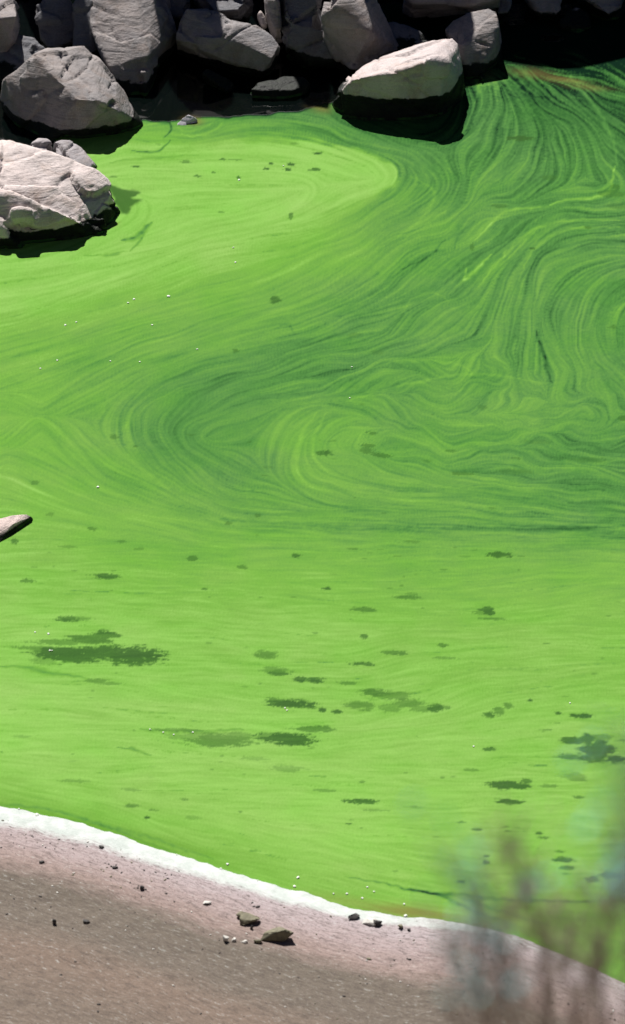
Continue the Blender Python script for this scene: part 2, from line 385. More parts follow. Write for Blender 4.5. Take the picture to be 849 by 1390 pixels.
# named bright filaments and dark lines, with a soft width
def line(pts, w, amt, wob=1.5, taper=True):
    q = resample(pts, 1.2); r0, r1 = q.min(0)-5*w-6, q.max(0)+5*w+6
    i0 = max(0, int((r0[1]-V0)/ST)); i1 = min(NV, int((r1[1]-V0)/ST)+1); j0 = max(0, int((r0[0]-U0)/ST)); j1 = min(NU, int((r1[0]-U0)/ST)+1)
    if i1 <= i0 or j1 <= j0: return
    x = UU[i0:i1, j0:j1]+wob*vn(UU[i0:i1, j0:j1]/9, VV[i0:i1, j0:j1]/6, s=81); y = VV[i0:i1, j0:j1]+wob*vn(UU[i0:i1, j0:j1]/9, VV[i0:i1, j0:j1]/6, s=82)
    m = np.zeros(x.shape); n = len(q)
    for i, (a, b) in enumerate(q):
        ww = w*(.35+.65*math.sin(math.pi*min(1, (i+.5)/n))) if taper else w
        m = np.maximum(m, np.exp(-((x-a)**2+((y-b)*1.3)**2)/(ww*ww)))
    Dd[i0:i1, j0:j1] += amt*m*(.75+.25*vn(x/6, y/4, s=83))
for a in [
 ([(838,228),(826,262),(790,268),(745,277),(690,284),(655,302),(610,345),(590,362),(634,376),(668,344)], 1.8, 0),
 ([(834,225),(828,258),(808,268),(770,272),(748,278)], 2.4, .32), ([(735,280),(690,287),(668,303),(645,325)], 2.2, .22),
 ([(668,346),(655,358),(640,372),(630,380),(634,364)], 2.4, .34),
 ([(849,299),(790,298),(740,305),(700,330),(672,362),(650,390)], 2.2, .2), ([(849,309),(790,309),(750,318),(720,345),(705,380)], 2, .16),
 ([(730,312),(720,320),(700,340),(690,352)], 1.8, .18), ([(700,75),(735,88),(760,95)], 2, .2),
 ([(770,100),(805,140),(832,190),(838,226)], 2.4, .14), ([(640,92),(650,115),(645,140)], 2, .15),
 ([(632,118),(660,115),(690,108)], 2, .2), ([(245,180),(262,185),(290,178),(303,163)], 2, .16), ([(238,172),(255,178),(280,172),(290,163)], 1.8, .15),
 ([(548,425),(560,405),(588,398),(610,408)], 1.8, .09),
 ([(430,560),(410,590),(402,630),(415,655),(450,668)], 3, .13), ([(444,560),(428,590),(426,620),(445,640)], 2.6, .13), ([(180,560),(170,590),(185,630),(230,665)], 5, .12),
 ([(470,545),(560,520),(650,508),(740,520)], 2.4, .12),
 ([(500,500),(545,490),(610,492),(640,505),(625,525)], 2, .1),
 # dark ones
 ([(-20,1090),(60,1098),(130,1117),(200,1135),(245,1152),(290,1165)], 3, -.18), ([(90,1112),(150,1125),(210,1148),(240,1158)], 2.4, -.22),
 ([(470,1190),(520,1198),(570,1210),(620,1214),(700,1222),(800,1224),(860,1222)], 2.6, -.28),
 ([(540,1205),(600,1216),(640,1236),(680,1250)], 2, -.3), ([(560,1208),(620,1218),(690,1240),(740,1255)], 2.4, -.22),
 ([(228,162),(232,176),(222,188)], 1.6, -.35), ([(178,206),(205,206),(222,200),(232,190)], 1.6, -.4),
 ([(165,326),(185,322),(200,308),(206,303)], 3.4, -.36), ([(178,340),(188,330),(196,318)], 1.6, -.25), ([(115,347),(150,346),(175,341)], 1.5, -.2),
 ([(150,220),(210,214),(270,210)], 2, -.12), ([(728,450),(738,480),(742,500),(750,520)], 3, -.18), ([(0,905),(30,905),(80,915),(120,920)], 3, -.22),
 ([(190,990),(260,993),(330,990)], 3, -.2), ([(160,1014),(180,1017),(205,1026)], 2, -.25), ([(400,450),(390,440),(374,446)], 2, -.1),
 ([(545,365),(580,350),(605,325)], 2, -.16), ([(645,300),(625,318),(615,340)], 2, -.12), ([(300,705),(500,716),(700,718),(860,714)], 5, -.12),
 ([(560,240),(590,262),(570,300),(520,335)], 2, .12), ([(600,220),(622,250),(600,290),(540,330)], 2, .1),
]:
    if a[2]: line(a[0], a[1]*1.2, a[2]*(1.7 if a[2] < 0 else 1.35))

# ---- holes torn in the scum
pt = [(92,888,48,12,.95),(182,890,46,13,.95),(135,886,40,9,.9),(125,868,30,7,.8),(80,872,40,4,.6),(145,862,22,6,.8),(60,880,40,3,.6),(60,896,18,6,.4),(92,840,17,4,.8),(142,782,18,4.5,.85),(105,840,20,2.5,.5),(37,788,11,3,.7),
 (130,924,14,3,.6),(150,928,16,2.5,.5),(262,758,6,4,.7),(278,800,5,2,.7),(402,754,7,3,.8),(443,799,8,2.5,.8),(676,753,17,4.5,.95),(662,829,10,6,.95),(552,811,20,2.5,.7),(493,827,17,3.2,.7),
 (655,832,14,3,.5),(670,840,20,2,.6),(601,876,6,3,.7),(495,864,7,3.5,.8),(560,806,10,2,.4),
 (538,886,17,3,.7),(493,901,18,3,.8),(360,889,16,6,.6),(380,914,17,5,.75),(372,909,20,4,.5),(408,922,9,4,.9),(428,923,12,4,.9),(472,927,12,3,.6),(510,940,22,5,.75),(535,945,26,6,.65),(555,955,20,6,.65),
 (575,962,16,5,.5),(487,957,22,6,.6),(530,961,16,5,.5),(592,961,12,7,.85),(395,956,32,6,1),(380,953,20,5,.8),(438,964,5,3,.9),(457,966,7,3,.9),(425,990,30,5,.7),(390,1003,40,9,.95),(370,1000,24,6,.6),
 (300,1006,42,9,.7),(270,1000,40,5,.4),(325,1000,20,6,.5),(240,991,40,2.5,.5),(388,1043,22,5,.4),(345,1030,20,3,.3),(605,893,18,2,.5),(608,961,6,3,.6),
 (665,970,9,4,.8),(678,965,9,7,.6),(690,958,7,4,.6),(720,951,4,2.5,.8),(758,968,6,2,.8),(791,972,15,4.5,1),(775,1005,16,5,.9),(797,1003,11,8,.9),(808,1020,26,17,.95),(838,1030,18,6,1),(770,1027,16,4,.8),(815,1002,14,5,.6),
 (665,1017,9,3,.8),(692,1066,28,5,.95),(716,1060,8,3,.8),(692,1088,20,4,.95),(780,1055,20,5,.45),(745,1067,12,3,.5),(785,1058,12,3,.5),(849,1005,12,2,.5),(785,1082,8,2,.7),
 (490,1088,22,4,.95),(510,1100,20,2,.4),(440,1073,14,2.5,.5),(648,1126,8,2,.8),(733,1131,6,2,.8),(738,1137,9,2,.7),(766,1167,16,5,.85),(771,1178,10,3,.8),(660,1162,5,2,.8),(660,1170,5,3,.8),(804,1194,12,5,.85),(832,1188,22,6,.85),
 (640,1045,10,2,.5),(626,1116,8,2,.6),(690,1128,5,1.5,.6),(626,1197,7,2.5,.8),(760,1156,7,1.5,.7),(475,1118,5,1.5,.8),(200,1110,4,2.5,1),(262,1110,10,3,.3),(180,1094,11,2.5,.6),(250,1085,5,1.5,.6),(208,1100,7,1.5,.5),
 (178,1072,16,2,.4),(100,1060,22,2,.35),(30,1000,16,2,.3),(350,700,4,3,.7),(310,710,5,3,.6),(330,770,8,3,.6),(165,735,6,2,.5),(125,718,7,3,.6),(20,735,6,3.5,.8),(68,698,5,3,.4),(48,655,6,3,.5),(155,593,6,3,.6),
 (373,407,8,5,.85),(320,476,5,3,.6),(395,294,3,6,.7),(240,188,0.1,.1,0),(570,188,0.1,.1,0),(707,188,17,4,.95),(677,280,12,3.5,.55),(745,241,12,3,.5),(723,337,5,2,.8),(797,309,6,2,.6),(641,336,3,5,.6),
 (440,615,10,4,.8),(500,605,10,3,.6),(498,612,9,4,.6),(518,618,14,3,.7),(628,643,20,2.5,.6),(505,588,8,2.5,.6),(612,612,10,2,.5),(580,626,8,2,.4),(655,553,7,3,.4),(730,600,20,3,.3),(800,625,30,4,.35),(700,640,22,4,.35),(845,568,7,4,.7),
 (832,444,6,3,.5),(510,382,0.1,.1,0),(480,455,8,3,.3),(512,478,9,4,.3),(830,262,22,6,.5),(836,254,8,4,.6),(840,280,20,4,.35),
 (431,208,6,2,.95),(368,222,4.5,1.8,.95),(362,229,5,1.8,.95),(396,223,6,2.3,1),(391,230,6,2.3,1),(429,230,6,2,.9),(422,231,4,1.5,.6),(303,216,4,1.5,.8),(321,217,7,1.2,.5),(253,220,7,2,.6),(268,239,6,1.5,.7),(290,234,3,1.5,.7),(324,241,2.5,2,.8),
 (400,195,5,1.5,.4),(154,240,5,1.5,.6),(184,226,7,1.5,.8),(300,288,5,1.5,.5),(215,196,5,1.2,.3),(668,690,6,2,.4),(560,735,12,2,.4),(90,742,12,2,.4),(190,745,8,2,.4),(480,745,10,1.5,.5)]
# the transparent patch by the left rock
hole = np.zeros_like(D)
for i, (x, y, rx, ry, sgm) in enumerate(pt):
    if rx < 1: continue
    ex = 1.8*rx+14; ey = 2.2*ry+10
    i0 = max(0, int((y-ey-V0)/ST)); i1 = min(NV, int((y+ey-V0)/ST)+1); j0 = max(0, int((x-ex-U0)/ST)); j1 = min(NU, int((x+ex-U0)/ST)+1)
    u = UU[i0:i1, j0:j1]; v = VV[i0:i1, j0:j1]
    sc = max(.35, min(1, ry/7))
    rr = np.sqrt(((u-x)/rx)**2+((v-y-(u-x)*.03)/ry)**2)
    rr = rr+.75*fbm(u/(13*sc), v/(4.2*sc), s=100+i, o=5, g=.78)+.07*LS[i0:i1, j0:j1]+.07*LM[i0:i1, j0:j1]
    m = sst(1.18, .70, rr)*sgm*np.clip(.92+.08*LM[i0:i1, j0:j1], 0, 1.05)
    hole[i0:i1, j0:j1] = np.maximum(hole[i0:i1, j0:j1], m)
# small random flecks
for k in range(420):
    x = rng.uniform(-140, 990); y = rng.uniform(740, 1235) if k % 5 else rng.uniform(520, 735); rx = rng.uniform(1.5, 6)*(1.6 if rng.random() < .15 else 1); ry = rng.uniform(.8, 1.7)
    if y > 1100+.19*max(x, 0)-10 and y > 1085: continue
    sgm = rng.uniform(.15, .6)**1.2; dens = fbm(np.array([x/130.]), np.array([y/60.]), s=77)[0]
    if dens < -.05: continue
    i0 = max(0, int((y-9-V0)/ST)); i1 = min(NV, int((y+9-V0)/ST)+1); j0 = max(0, int((x-20-U0)/ST)); j1 = min(NU, int((x+20-U0)/ST)+1)
    u = UU[i0:i1, j0:j1]; v = VV[i0:i1, j0:j1]
    rr = np.sqrt(((u-x)/rx)**2+((v-y)/ry)**2)+.4*vn(u/4, v/2.2, s=300+k)
    hole[i0:i1, j0:j1] = np.maximum(hole[i0:i1, j0:j1], sst(1.2, .6, rr)*sgm)
clearp = sst(-3, 3, poly_sd([(140,245),(158,254),(178,258),(192,262),(180,268),(196,270),(186,276),(176,286),(166,290),(150,262)])+3*vn(UU/7, VV/5, s=62))
# dark margin under and beside the rocks at the back
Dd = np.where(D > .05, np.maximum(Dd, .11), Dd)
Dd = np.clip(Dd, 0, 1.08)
def lerp(a, b, t): return a+(b-a)*t[..., None]
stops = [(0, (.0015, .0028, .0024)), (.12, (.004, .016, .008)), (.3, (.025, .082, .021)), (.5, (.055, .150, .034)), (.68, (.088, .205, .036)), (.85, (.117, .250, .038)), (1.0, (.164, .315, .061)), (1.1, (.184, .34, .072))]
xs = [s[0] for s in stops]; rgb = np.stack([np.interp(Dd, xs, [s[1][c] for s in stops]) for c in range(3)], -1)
# lime near the foreground is a little yellower, the tongue a bit lighter
rgb = lerp(rgb, rgb*np.array([1.03, 1.0, .97]), sst(900, 1250, VV)*.8)
hc = np.array([.032, .090, .017]); hd = np.array([.027, .066, .017])
rgb = lerp(rgb, hc*np.ones_like(rgb), np.clip(hole*1.25, 0, 1)*.88)
rgb = lerp(rgb, hd*np.ones_like(rgb), np.clip((hole-.68)*3, 0, 1)*.8)
rgb = lerp(rgb, np.array([.028, .075, .015])*np.ones_like(rgb), clearp*.9)
rgb = rgb*np.array([.985, 1.035, 1.07])
hv = fbm(UU/60, VV/26, s=97, o=3)+.12*LB
rgb = rgb*(1+hv[..., None]*np.array([.09, .0, .14]))
# brown froth and humic water
br = np.zeros_like(D)
for x, y, rx, ry, a in [(765,108,34,4,.55),(725,100,30,6,.4),(800,118,30,4,.4),(262,164,12,6,.8),(437,146,14,7,.6),(560,1238,70,10,.75),(480,1225,60,9,.35),(640,1256,60,8,.6),(660,100,14,8,.35),(152,303,8,4,.6)]:
    rr = ((UU-x)/rx)**2+((VV-y-(UU-x)*.12)/ry)**2; br = np.maximum(br, a*np.exp(-rr*(1+.4*LM*.5)))
rgb = lerp(rgb, np.array([.14, .11, .035])*np.ones_like(rgb), np.clip(br, 0, 1))
# darker, greener scum by the strand
dk = .30*np.exp(-((VV-1095-.285*np.clip(UU, 0, 600)*.82)/16)**2)*sst(520, 300, UU)
rgb = lerp(rgb, np.array([.078, .195, .021])*np.ones_like(rgb), np.clip(dk*(1.3+.5*LM), 0, .8))
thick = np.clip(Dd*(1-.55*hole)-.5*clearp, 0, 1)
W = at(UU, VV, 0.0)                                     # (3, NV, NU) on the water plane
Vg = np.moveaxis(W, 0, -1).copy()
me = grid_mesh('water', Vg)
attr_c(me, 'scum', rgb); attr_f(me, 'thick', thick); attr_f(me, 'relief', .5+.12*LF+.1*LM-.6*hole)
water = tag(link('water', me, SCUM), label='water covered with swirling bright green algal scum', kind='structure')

# the same water further out, seen only from elsewhere: coarse sheet 4 mm lower
def sheet(name, x0, x1, y0, y1, z, nx=30, ny=30, f=None):
    X, Y = np.meshgrid(np.linspace(x0, x1, nx), np.linspace(y0, y1, ny)); Z = np.full_like(X, z) if f is None else f(X, Y)
    return grid_mesh(name, np.stack([X, Y, Z], -1))
me = sheet('water', -60, 60, 21, 47, -.006, 160, 60)
co = np.empty(len(me.vertices)*3, np.float32); me.vertices.foreach_get('co', co); co = co.reshape(-1, 3)
d = sst(42, 37, co[:, 1])*(.72+.22*sst(34, 29, co[:, 1])+.1*fbm(co[:, 0]/2, co[:, 1]/1.2, s=91)); attr_f(me, 'thick', d); attr_f(me, 'relief', d)
attr_c(me, 'scum', np.stack([np.interp(d, xs, [s[1][c] for s in stops]) for c in range(3)], -1))
tag(link('water', me, SCUM), label='outer water of the green pond', kind='structure')

# ------------------------------------------------------------------ strand and hillside below the camera
wl_px = [(-400,1010),(-200,1052),(0,1103),(50,1115),(100,1127),(150,1141),(200,1157),(250,1174),(300,1191),(350,1206),(400,1220),(450,1234),(500,1246),(560,1256),(640,1266),(700,1283),(760,1306),(849,1345),(1100,1460)]
wl = np.array([at(a, b)[:2] for a, b in wl_px])
def wl_y(x): return np.interp(x, wl[:, 0], wl[:, 1])
def shore_d(x, y): return (wl_y(x)-y)*.93+.035*fbm(x*3, y*3, s=401, o=2)+.016*fbm(x*16, y*16, s=402, o=3)
def gz(x, y):
    d = shore_d(x, y); dp = np.maximum(d, 0)
    z = np.where(d > 0, .012+.055*dp+.02*dp*dp/(1+dp), .012+.12*np.minimum(d, 0)*1.0)
    z = z+sst(.12, .8, d)*(.012*fbm(x*1.6, y*3, s=5)+.006*fbm(x*9, y*13, s=6))+.0035*fbm(x*14, y*22, s=8)*sst(-.05, .1, d)
    hill = np.maximum(0, 20.9-y); z = z+.72*hill*sst(0, 1.5, hill)*np.where(hill > 0, 1, 0)
    return np.maximum(z, -1.2)
X, Y = np.meshgrid(np.linspace(-5.2, 5.2, 470), np.concatenate([np.linspace(18.5, 21.5, 60), np.linspace(21.53, 27.6, 260)]))
me = grid_mesh('beach', np.stack([X, Y, gz(X, Y)], -1))
d = shore_d(X, Y); al = X+.15*Y
px_at = X*FPX/np.hypot(Y, 18)+CW/2
cw = np.interp(px_at, [-200, 0, 200, 400, 560, 700], [.20, .185, .155, .09, .04, .01])       # width of the salt crust in metres
cr = np.clip(1.25-d/cw, 0, 1)*np.interp(px_at, [0, 400, 560, 700, 900], [1, .95, .6, .25, .1])
attr_f(me, 'shore', d); attr_f(me, 'along', al); attr_f(me, 'crust', cr)
tag(link('beach', me, BEACH), label='pinkish sandy shore with a white crust along the green water', kind='structure')
me = sheet('hillside', -40, 40, -30, 18.6, 0, 80, 60, lambda x, y: gz(x, np.maximum(y, 1.2))-.03+.25*fbm(x/2, y/2, s=14)*sst(2, 6, np.abs(x))*sst(18, 15, y))
attr_f(me, 'shore', np.full(len(me.vertices), 3.)); 
co = np.empty(len(me.vertices)*3, np.float32); me.vertices.foreach_get('co', co); attr_f(me, 'along', co.reshape(-1, 3)[:, 0]); attr_f(me, 'crust', np.zeros(len(me.vertices)))
tag(link('hillside', me, BEACH), kind='structure')
me = sheet('pond_bed', -600, 600, -400, 900, -2.5, 20, 20)
tag(link('ground', me, SOIL), kind='structure')
def bankz(x, y):
    t = y-(42.9+.3*np.sin(x*.9)); return np.clip(-.7+t*.75, -1.5, 30)+.3*fbm(x*.8, y*.8, s=15)
me = sheet('bank', -60, 60, 42.2, 75, 0, 200, 80, bankz)
tag(link('bank', me, SOIL), label='steep dark bank behind the boulders', kind='structure')

# ------------------------------------------------------------------ rocks
def cells(P, size, s, tilt, jit=.9):
    """fractured facets: every cell of a jittered grid carries its own tilted plane"""
    q = P/size; b = np.floor(q).astype(np.int64); best = np.full(len(P), 1e9); out = np.zeros(len(P)); sec = np.full(len(P), 1e9)
    for i in (-1, 0, 1):
        for j in (-1, 0, 1):
            for k in (-1, 0, 1):
                c = b+np.array([i, j, k]); h = [_h(c[:, 0], c[:, 1], c[:, 2], s+m) for m in range(7)]
                p = c+.5+jit*(np.stack(h[:3], -1)-.5); d = ((q-p)**2).sum(1); t = np.stack(h[3:6], -1)*2-1
                v = ((q-p)*t).sum(1)*tilt+(h[6]-.5)*tilt*.35
                m = d < best; sec = np.where(m, best, np.minimum(sec, d)); out = np.where(m, v, out); best = np.where(m, d, best)
    return out*size, np.sqrt(sec)-np.sqrt(best)
def make_rock(name, pieces, mat, label, cat='rock', voxel=.026, seed=0, amp=1.0, group=None, cuts=()):
    """pieces: list of dicts f=[(px,py,h)...] seen points, b=[(px,py)...] waterline points, d=depth backwards"""
    bm = bmesh.new()
    for pc in pieces:
        pts = []
        y0 = float(at(0, pc['v'], 0)[1]) if 'v' in pc else 0
        for (px, py, h) in pc['f']:
            p = at_y(px, py, y0+h) if 'v' in pc else Vector(at(px, py, h)); pts.append(p)
            dd = pc.get('d', .6); pts.append(p+Vector((0, dd, -.75*dd))); pts.append(Vector((p.x, p.y+dd*.9, min(p.z-.8*dd, -.3 if pc.get('b') else p.z-.8*dd))))
        for (px, py) in pc.get('b', []):
            p = Vector(at(px, py, 0)); pts.append(p); pts.append(p+Vector((0, .05, -.35)))
        tmp = bmesh.new()
        for p in pts: tmp.verts.new(p)
        bmesh.ops.convex_hull(tmp, input=tmp.verts[:])
        bmesh.ops.delete(tmp, geom=[v for v in tmp.verts if not v.link_faces], context='VERTS')
        t = bpy.data.meshes.new('t'); tmp.to_mesh(t); tmp.free(); bm.from_mesh(t); bpy.data.meshes.remove(t)
    me0 = bpy.data.meshes.new(name+'_hull'); bm.to_mesh(me0); bm.free()
    ob = bpy.data.objects.new(name+'_tmp', me0); COL.objects.link(ob)
    md = ob.modifiers.new('r', 'REMESH'); md.mode = 'VOXEL'; md.voxel_size = voxel; md.adaptivity = 0
    dg = bpy.context.evaluated_depsgraph_get(); me = bpy.data.meshes.new_from_object(ob.evaluated_get(dg))
    bpy.data.objects.remove(ob); bpy.data.meshes.remove(me0); me.name = name
    n = len(me.vertices); co = np.empty(n*3, np.float32); no = np.empty(n*3, np.float32)
    me.vertices.foreach_get('co', co); me.vertex_normals.foreach_get('vector', no); co = co.reshape(-1, 3).astype(float); no = no.reshape(-1, 3)
    x, y, z = co.T; s = seed*17
    q = fbm(x*1.3, y*1.3, z*1.3, s=s, o=3)
    R_ = np.array(Matrix.Rotation(.5 if seed % 2 else -.45, 3, 'Y') @ Matrix.Rotation(.35, 3, 'X'))
    Pw = (co+.05*np.stack([fbm(x*4, y*4, z*4, s=s+21, o=2), fbm(x*4, y*4, z*4, s=s+22, o=2), fbm(x*4, y*4, z*4, s=s+23, o=2)], -1))@R_*np.array([.75, .85, 1.5])
    f1, e1 = cells(Pw, .66, s+31, .55); f2, e2 = cells(Pw+3.3, .19, s+41, .42)
    gate = sst(-.25, .25, fbm(x*1.7, y*1.7, z*1.7, s=s+51, o=2))
    rough = fbm(x*6, y*6, z*6, s=s+61, o=4, g=.6)
    # joints: thin cracks on tilted planes
    nrm = np.array([.35, .25, .9]) if seed % 2 else np.array([-.45, .2, .85]); nrm = nrm/np.linalg.norm(nrm)
    pl = co@nrm*2.6+.35*q+seed*.37; cr = np.abs(pl-np.round(pl)); crk = np.exp(-(cr/.028)**2)*sst(.0, .25, fbm(x*1.9, y*1.9, z*1.9, s=s+13, o=2))
    pl2 = (co@np.array([.85, .2, .45]))*1.7+.4*q+seed*.61; c2 = np.abs(pl2-np.round(pl2)); crk2 = np.exp(-(c2/.022)**2)*sst(.05, .3, fbm(x*2.3, y*2.3, z*2.3, s=s+17, o=2))
    fine = fbm(x*11, y*11, z*11, s=s+3, o=3, g=.6)
    dis = amp*(.01*q+.36*f1+.20*f2*gate+.010*rough+.006*fine-.014*np.exp(-(e1/.05)**2)-.045*crk-.04*crk2)
    co += no*dis[:, None]
    for (cxp, pa, pb, w, dep) in cuts: pass
    me.vertices.foreach_set('co', co.reshape(-1).astype(np.float32)); me.update()
    # origin at the rock's base
    c = Vector((co[:, 0].mean(), co[:, 1].mean(), 0)); me.transform(Matrix.Translation(-c))
    o = link(name, me, mat); o.location = c
    return tag(o, label, cat, group)

G = 'boulders piled along the far side of the pond'
# central boulder in the scum
make_rock('boulder', [
 dict(v=164, f=[(449,136,.32),(474,107,.12),(537,99,.02),(583,84,.04),(601,88,.1),(476,100,.42),(500,84,.66),(565,60,.95),(608,53,.92),(623,62,.9),(631,95,.72),(631,118,.55)],
      b=[(454,148),(466,160),(500,164),(560,164),(596,160),(626,140),(634,122)], d=.5),
 dict(v=164, f=[(586,66,.8),(614,52,.95),(623,60,.9),(606,80,.5),(578,84,.3)], b=[(605,150),(630,132)], d=.3)],
 ROCK_HI, 'pale boulder with wet, shade-blackened foot standing alone out in the green scum', voxel=.022, seed=1, amp=.7, group=G)
# left front boulder with a sloping pale face
make_rock('boulder', [
 dict(v=190, f=[(105,134,.02),(137,137,.0),(161,149,.1),(76,105,.3),(48,76,.62),(35,78,.7),(71,63,1.1),(93,60,1.1),(116,57,1.1),(124,65,1.05),(136,79,.98),(147,98,.85),(4,106,.6),(12,126,.48),(30,152,.3)],
      b=[(50,178),(70,188),(112,190),(150,182)], d=.5),
 dict(v=190, f=[(137,137,.0),(161,149,.1),(147,98,.85),(160,124,.72),(172,143,.64),(187,164,.5),(150,140,.2),(120,140,.2)], b=[(190,170),(182,172),(150,182),(120,188)], d=.15)],
 ROCK_PALE, 'large boulder with smooth pale top and dark left face, tapering to a tip', voxel=.025, seed=2, amp=.7, group=G)
# left mid boulder
make_rock('boulder', [
 dict(v=336, f=[(-60,198,1.4),(0,196,1.35),(12,194,1.35),(28,199,1.25),(78,213,1.12),(104,222,1.05),(130,231,.98),(146,243,.92),(155,261,.8),(0,262,.48),(60,264,.48),(119,281,.5),(122,303,.3),(-60,262,.5),(100,300,.2)],
      b=[(168,289),(154,304),(128,318),(95,326),(60,330),(0,334),(-60,340)], d=.6),
 dict(v=336, f=[(-40,268,.35),(14,264,.35),(60,280,.22),(100,292,.15),(118,303,.2),(60,312,.05),(0,312,.04)], b=[(118,318),(60,331),(0,336),(-40,338)], d=.5),
 dict(v=334, f=[(16,284,.08),(28,281,.12),(44,284,.08),(47,296,.02),(18,296,.02)], b=[(40,328),(20,330)], d=.3),
 dict(v=320, f=[(122,300,.1),(132,293,.12),(144,293,.12),(148,303,.1)], b=[(150,312),(132,320),(122,318)], d=.25)],
 ROCK, 'broad pink-grey boulder with cracked top at the left edge, shadowed at its right end', voxel=.022, seed=3, amp=.8, group=G)
make_rock('boulder', [
 dict(v=232, f=[(41,199,.2),(44,194,.25),(52,189,.35),(64,190,.35),(69,195,.3),(66,208,.1),(42,208,.1)], d=.35, b=[(45,232),(68,232)]),
 dict(v=232, f=[(73,192,.3),(82,189,.35),(96,190,.35),(110,200,.3),(120,215,.2),(132,228,.12),(100,212,.12),(74,206,.12)], b=[(74,232),(110,236),(134,234)], d=.35)],
 ROCK_LOW, 'low grey rock split by a groove, just behind the broad cracked boulder', voxel=.018, seed=4, amp=.5, group=G)
# top left corner
make_rock('boulder', [dict(v=112, f=[(-60,-20,.8),(0,-14,.75),(12,-4,.65),(22,4,.5),(24,22,.1),(0,24,.08),(-60,26,.08),(17,51,.12),(7,72,.2),(-40,78,.2)], d=.6)],
 ROCK_PALE, 'pale-topped boulder filling the top left corner', voxel=.03, seed=5, amp=.6, group=G)
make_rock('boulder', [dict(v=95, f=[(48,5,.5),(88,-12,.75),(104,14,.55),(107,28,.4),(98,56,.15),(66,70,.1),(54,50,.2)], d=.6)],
 ROCK_SHADE, 'shadowed dark boulder behind, between the corner boulder and the tall one', voxel=.03, seed=6, amp=.6, group=G)
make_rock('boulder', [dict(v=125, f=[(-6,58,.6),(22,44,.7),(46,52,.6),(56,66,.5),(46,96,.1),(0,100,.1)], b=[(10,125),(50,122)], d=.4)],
 ROCK_SHADE, 'small dark boulder in shade above the sloping pale boulder', voxel=.03, seed=7, amp=.6, group=G)
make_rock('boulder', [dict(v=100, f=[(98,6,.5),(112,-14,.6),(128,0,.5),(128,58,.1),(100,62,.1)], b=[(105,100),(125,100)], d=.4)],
 ROCK_SHADE, 'narrow shaded block against the left side of the tall grey boulder', voxel=.03, seed=8, amp=.6, group=G)
# tall grey boulder
make_rock('boulder', [
 dict(v=124, f=[(121,-30,1.45),(137,-30,1.3),(122,0,1.2),(124,34,.8),(138,0,1.05),(178,-30,1.3),(181,0,1.05),(201,78,.1),(147,91,.08),(128,44,.6),(215,-30,1.6),(217,0,1.5),(240,42,1.1),(228,62,.8),(212,90,.4)], d=.4),
 dict(v=124, f=[(147,88,.1),(201,79,.14),(214,88,.4),(196,116,.15),(160,105,.15)], d=.4, b=[(165,132),(196,130)])],
 ROCK_PALE, 'tall grey boulder with a smooth flat face, half of it shaded, at the top left', voxel=.028, seed=9, amp=.55, group=G)
# long block with bright top
make_rock('boulder', [
 dict(v=126, f=[(244,24,.85),(252,8,.95),(283,10,.95),(312,26,.8),(305,38,.72),(300,47,.55),(269,62,.5),(240,54,.7)], d=.5),
 dict(v=126, f=[(300,44,.5),(305,33,.6),(312,27,.78),(348,35,.7),(371,48,.58),(381,62,.45),(371,80,.22),(335,64,.34)], d=.45),
 dict(v=126, f=[(262,46,.62),(300,50,.46),(336,68,.34),(371,82,.22),(357,99,.2),(314,86,.34),(269,66,.5)], d=.45)],
 ROCK_GREY, 'long layered block with sunlit top edge lying across the dark gap', voxel=.021, seed=10, amp=.45, group=G)
make_rock('rock_slab', [dict(v=140, f=[(275,100,.4),(281,93,.5),(318,112,.4),(316,121,.3),(308,125,.2)], d=.2)],
 ROCK_SHADE, 'small flat slab deep in the shade below the long layered block', voxel=.02, seed=11, amp=.2, group=G)
make_rock('rock_slab', [dict(v=136, f=[(340,121,.05),(350,113,.2),(386,104,.4),(412,104,.4),(420,112,.3),(400,122,.06),(360,128,.03)], b=[(345,134),(385,136),(415,128)], d=.3)],
 ROCK_GREY, 'low flat slab at the dark water edge with a thin lit rim', voxel=.02, seed=12, amp=.2, group=G)
make_rock('rock_shard', [dict(v=100, f=[(350,20,.75),(354,14,.78),(359,22,.75),(362,33,.68),(356,34,.66)], d=.15)],
 ROCK, 'small sunlit upright shard above the long layered block', voxel=.014, seed=13, amp=.2, group=G)
make_rock('rock', [dict(v=171, f=[(241,167,.05),(247,160,.08),(256,155,.12),(264,158,.1),(270,162,.1)], b=[(240,170),(254,171),(270,168)], d=.14)],
 CHALK, 'small crusty white rock in brown froth at the edge of the scum', voxel=.009, seed=14, amp=.28, group=G)
# column + fractured cluster
make_rock('boulder', [dict(v=100, f=[(358,-20,.7),(376,-20,.6),(378,5,.5),(384,42,.3),(372,40,.28),(362,8,.5)], d=.5)],
 ROCK_PALE, 'narrow beige pillar of rock at the top centre', voxel=.026, seed=15, amp=.4, group=G)
make_rock('boulder', [
 dict(v=105, f=[(380,-10,.7),(430,-15,.75),(436,20,.45),(400,25,.4),(384,20,.45)], d=.6),
 dict(v=105, f=[(385,22,.3),(400,15,.42),(430,25,.4),(425,38,.25),(388,34,.25)], d=.4),
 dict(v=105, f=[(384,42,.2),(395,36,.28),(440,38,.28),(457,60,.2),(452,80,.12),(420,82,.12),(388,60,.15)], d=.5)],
 ROCK_SHADE, 'dark fractured cluster of blocks right of the beige pillar', voxel=.026, seed=16, amp=1.1, group=G)
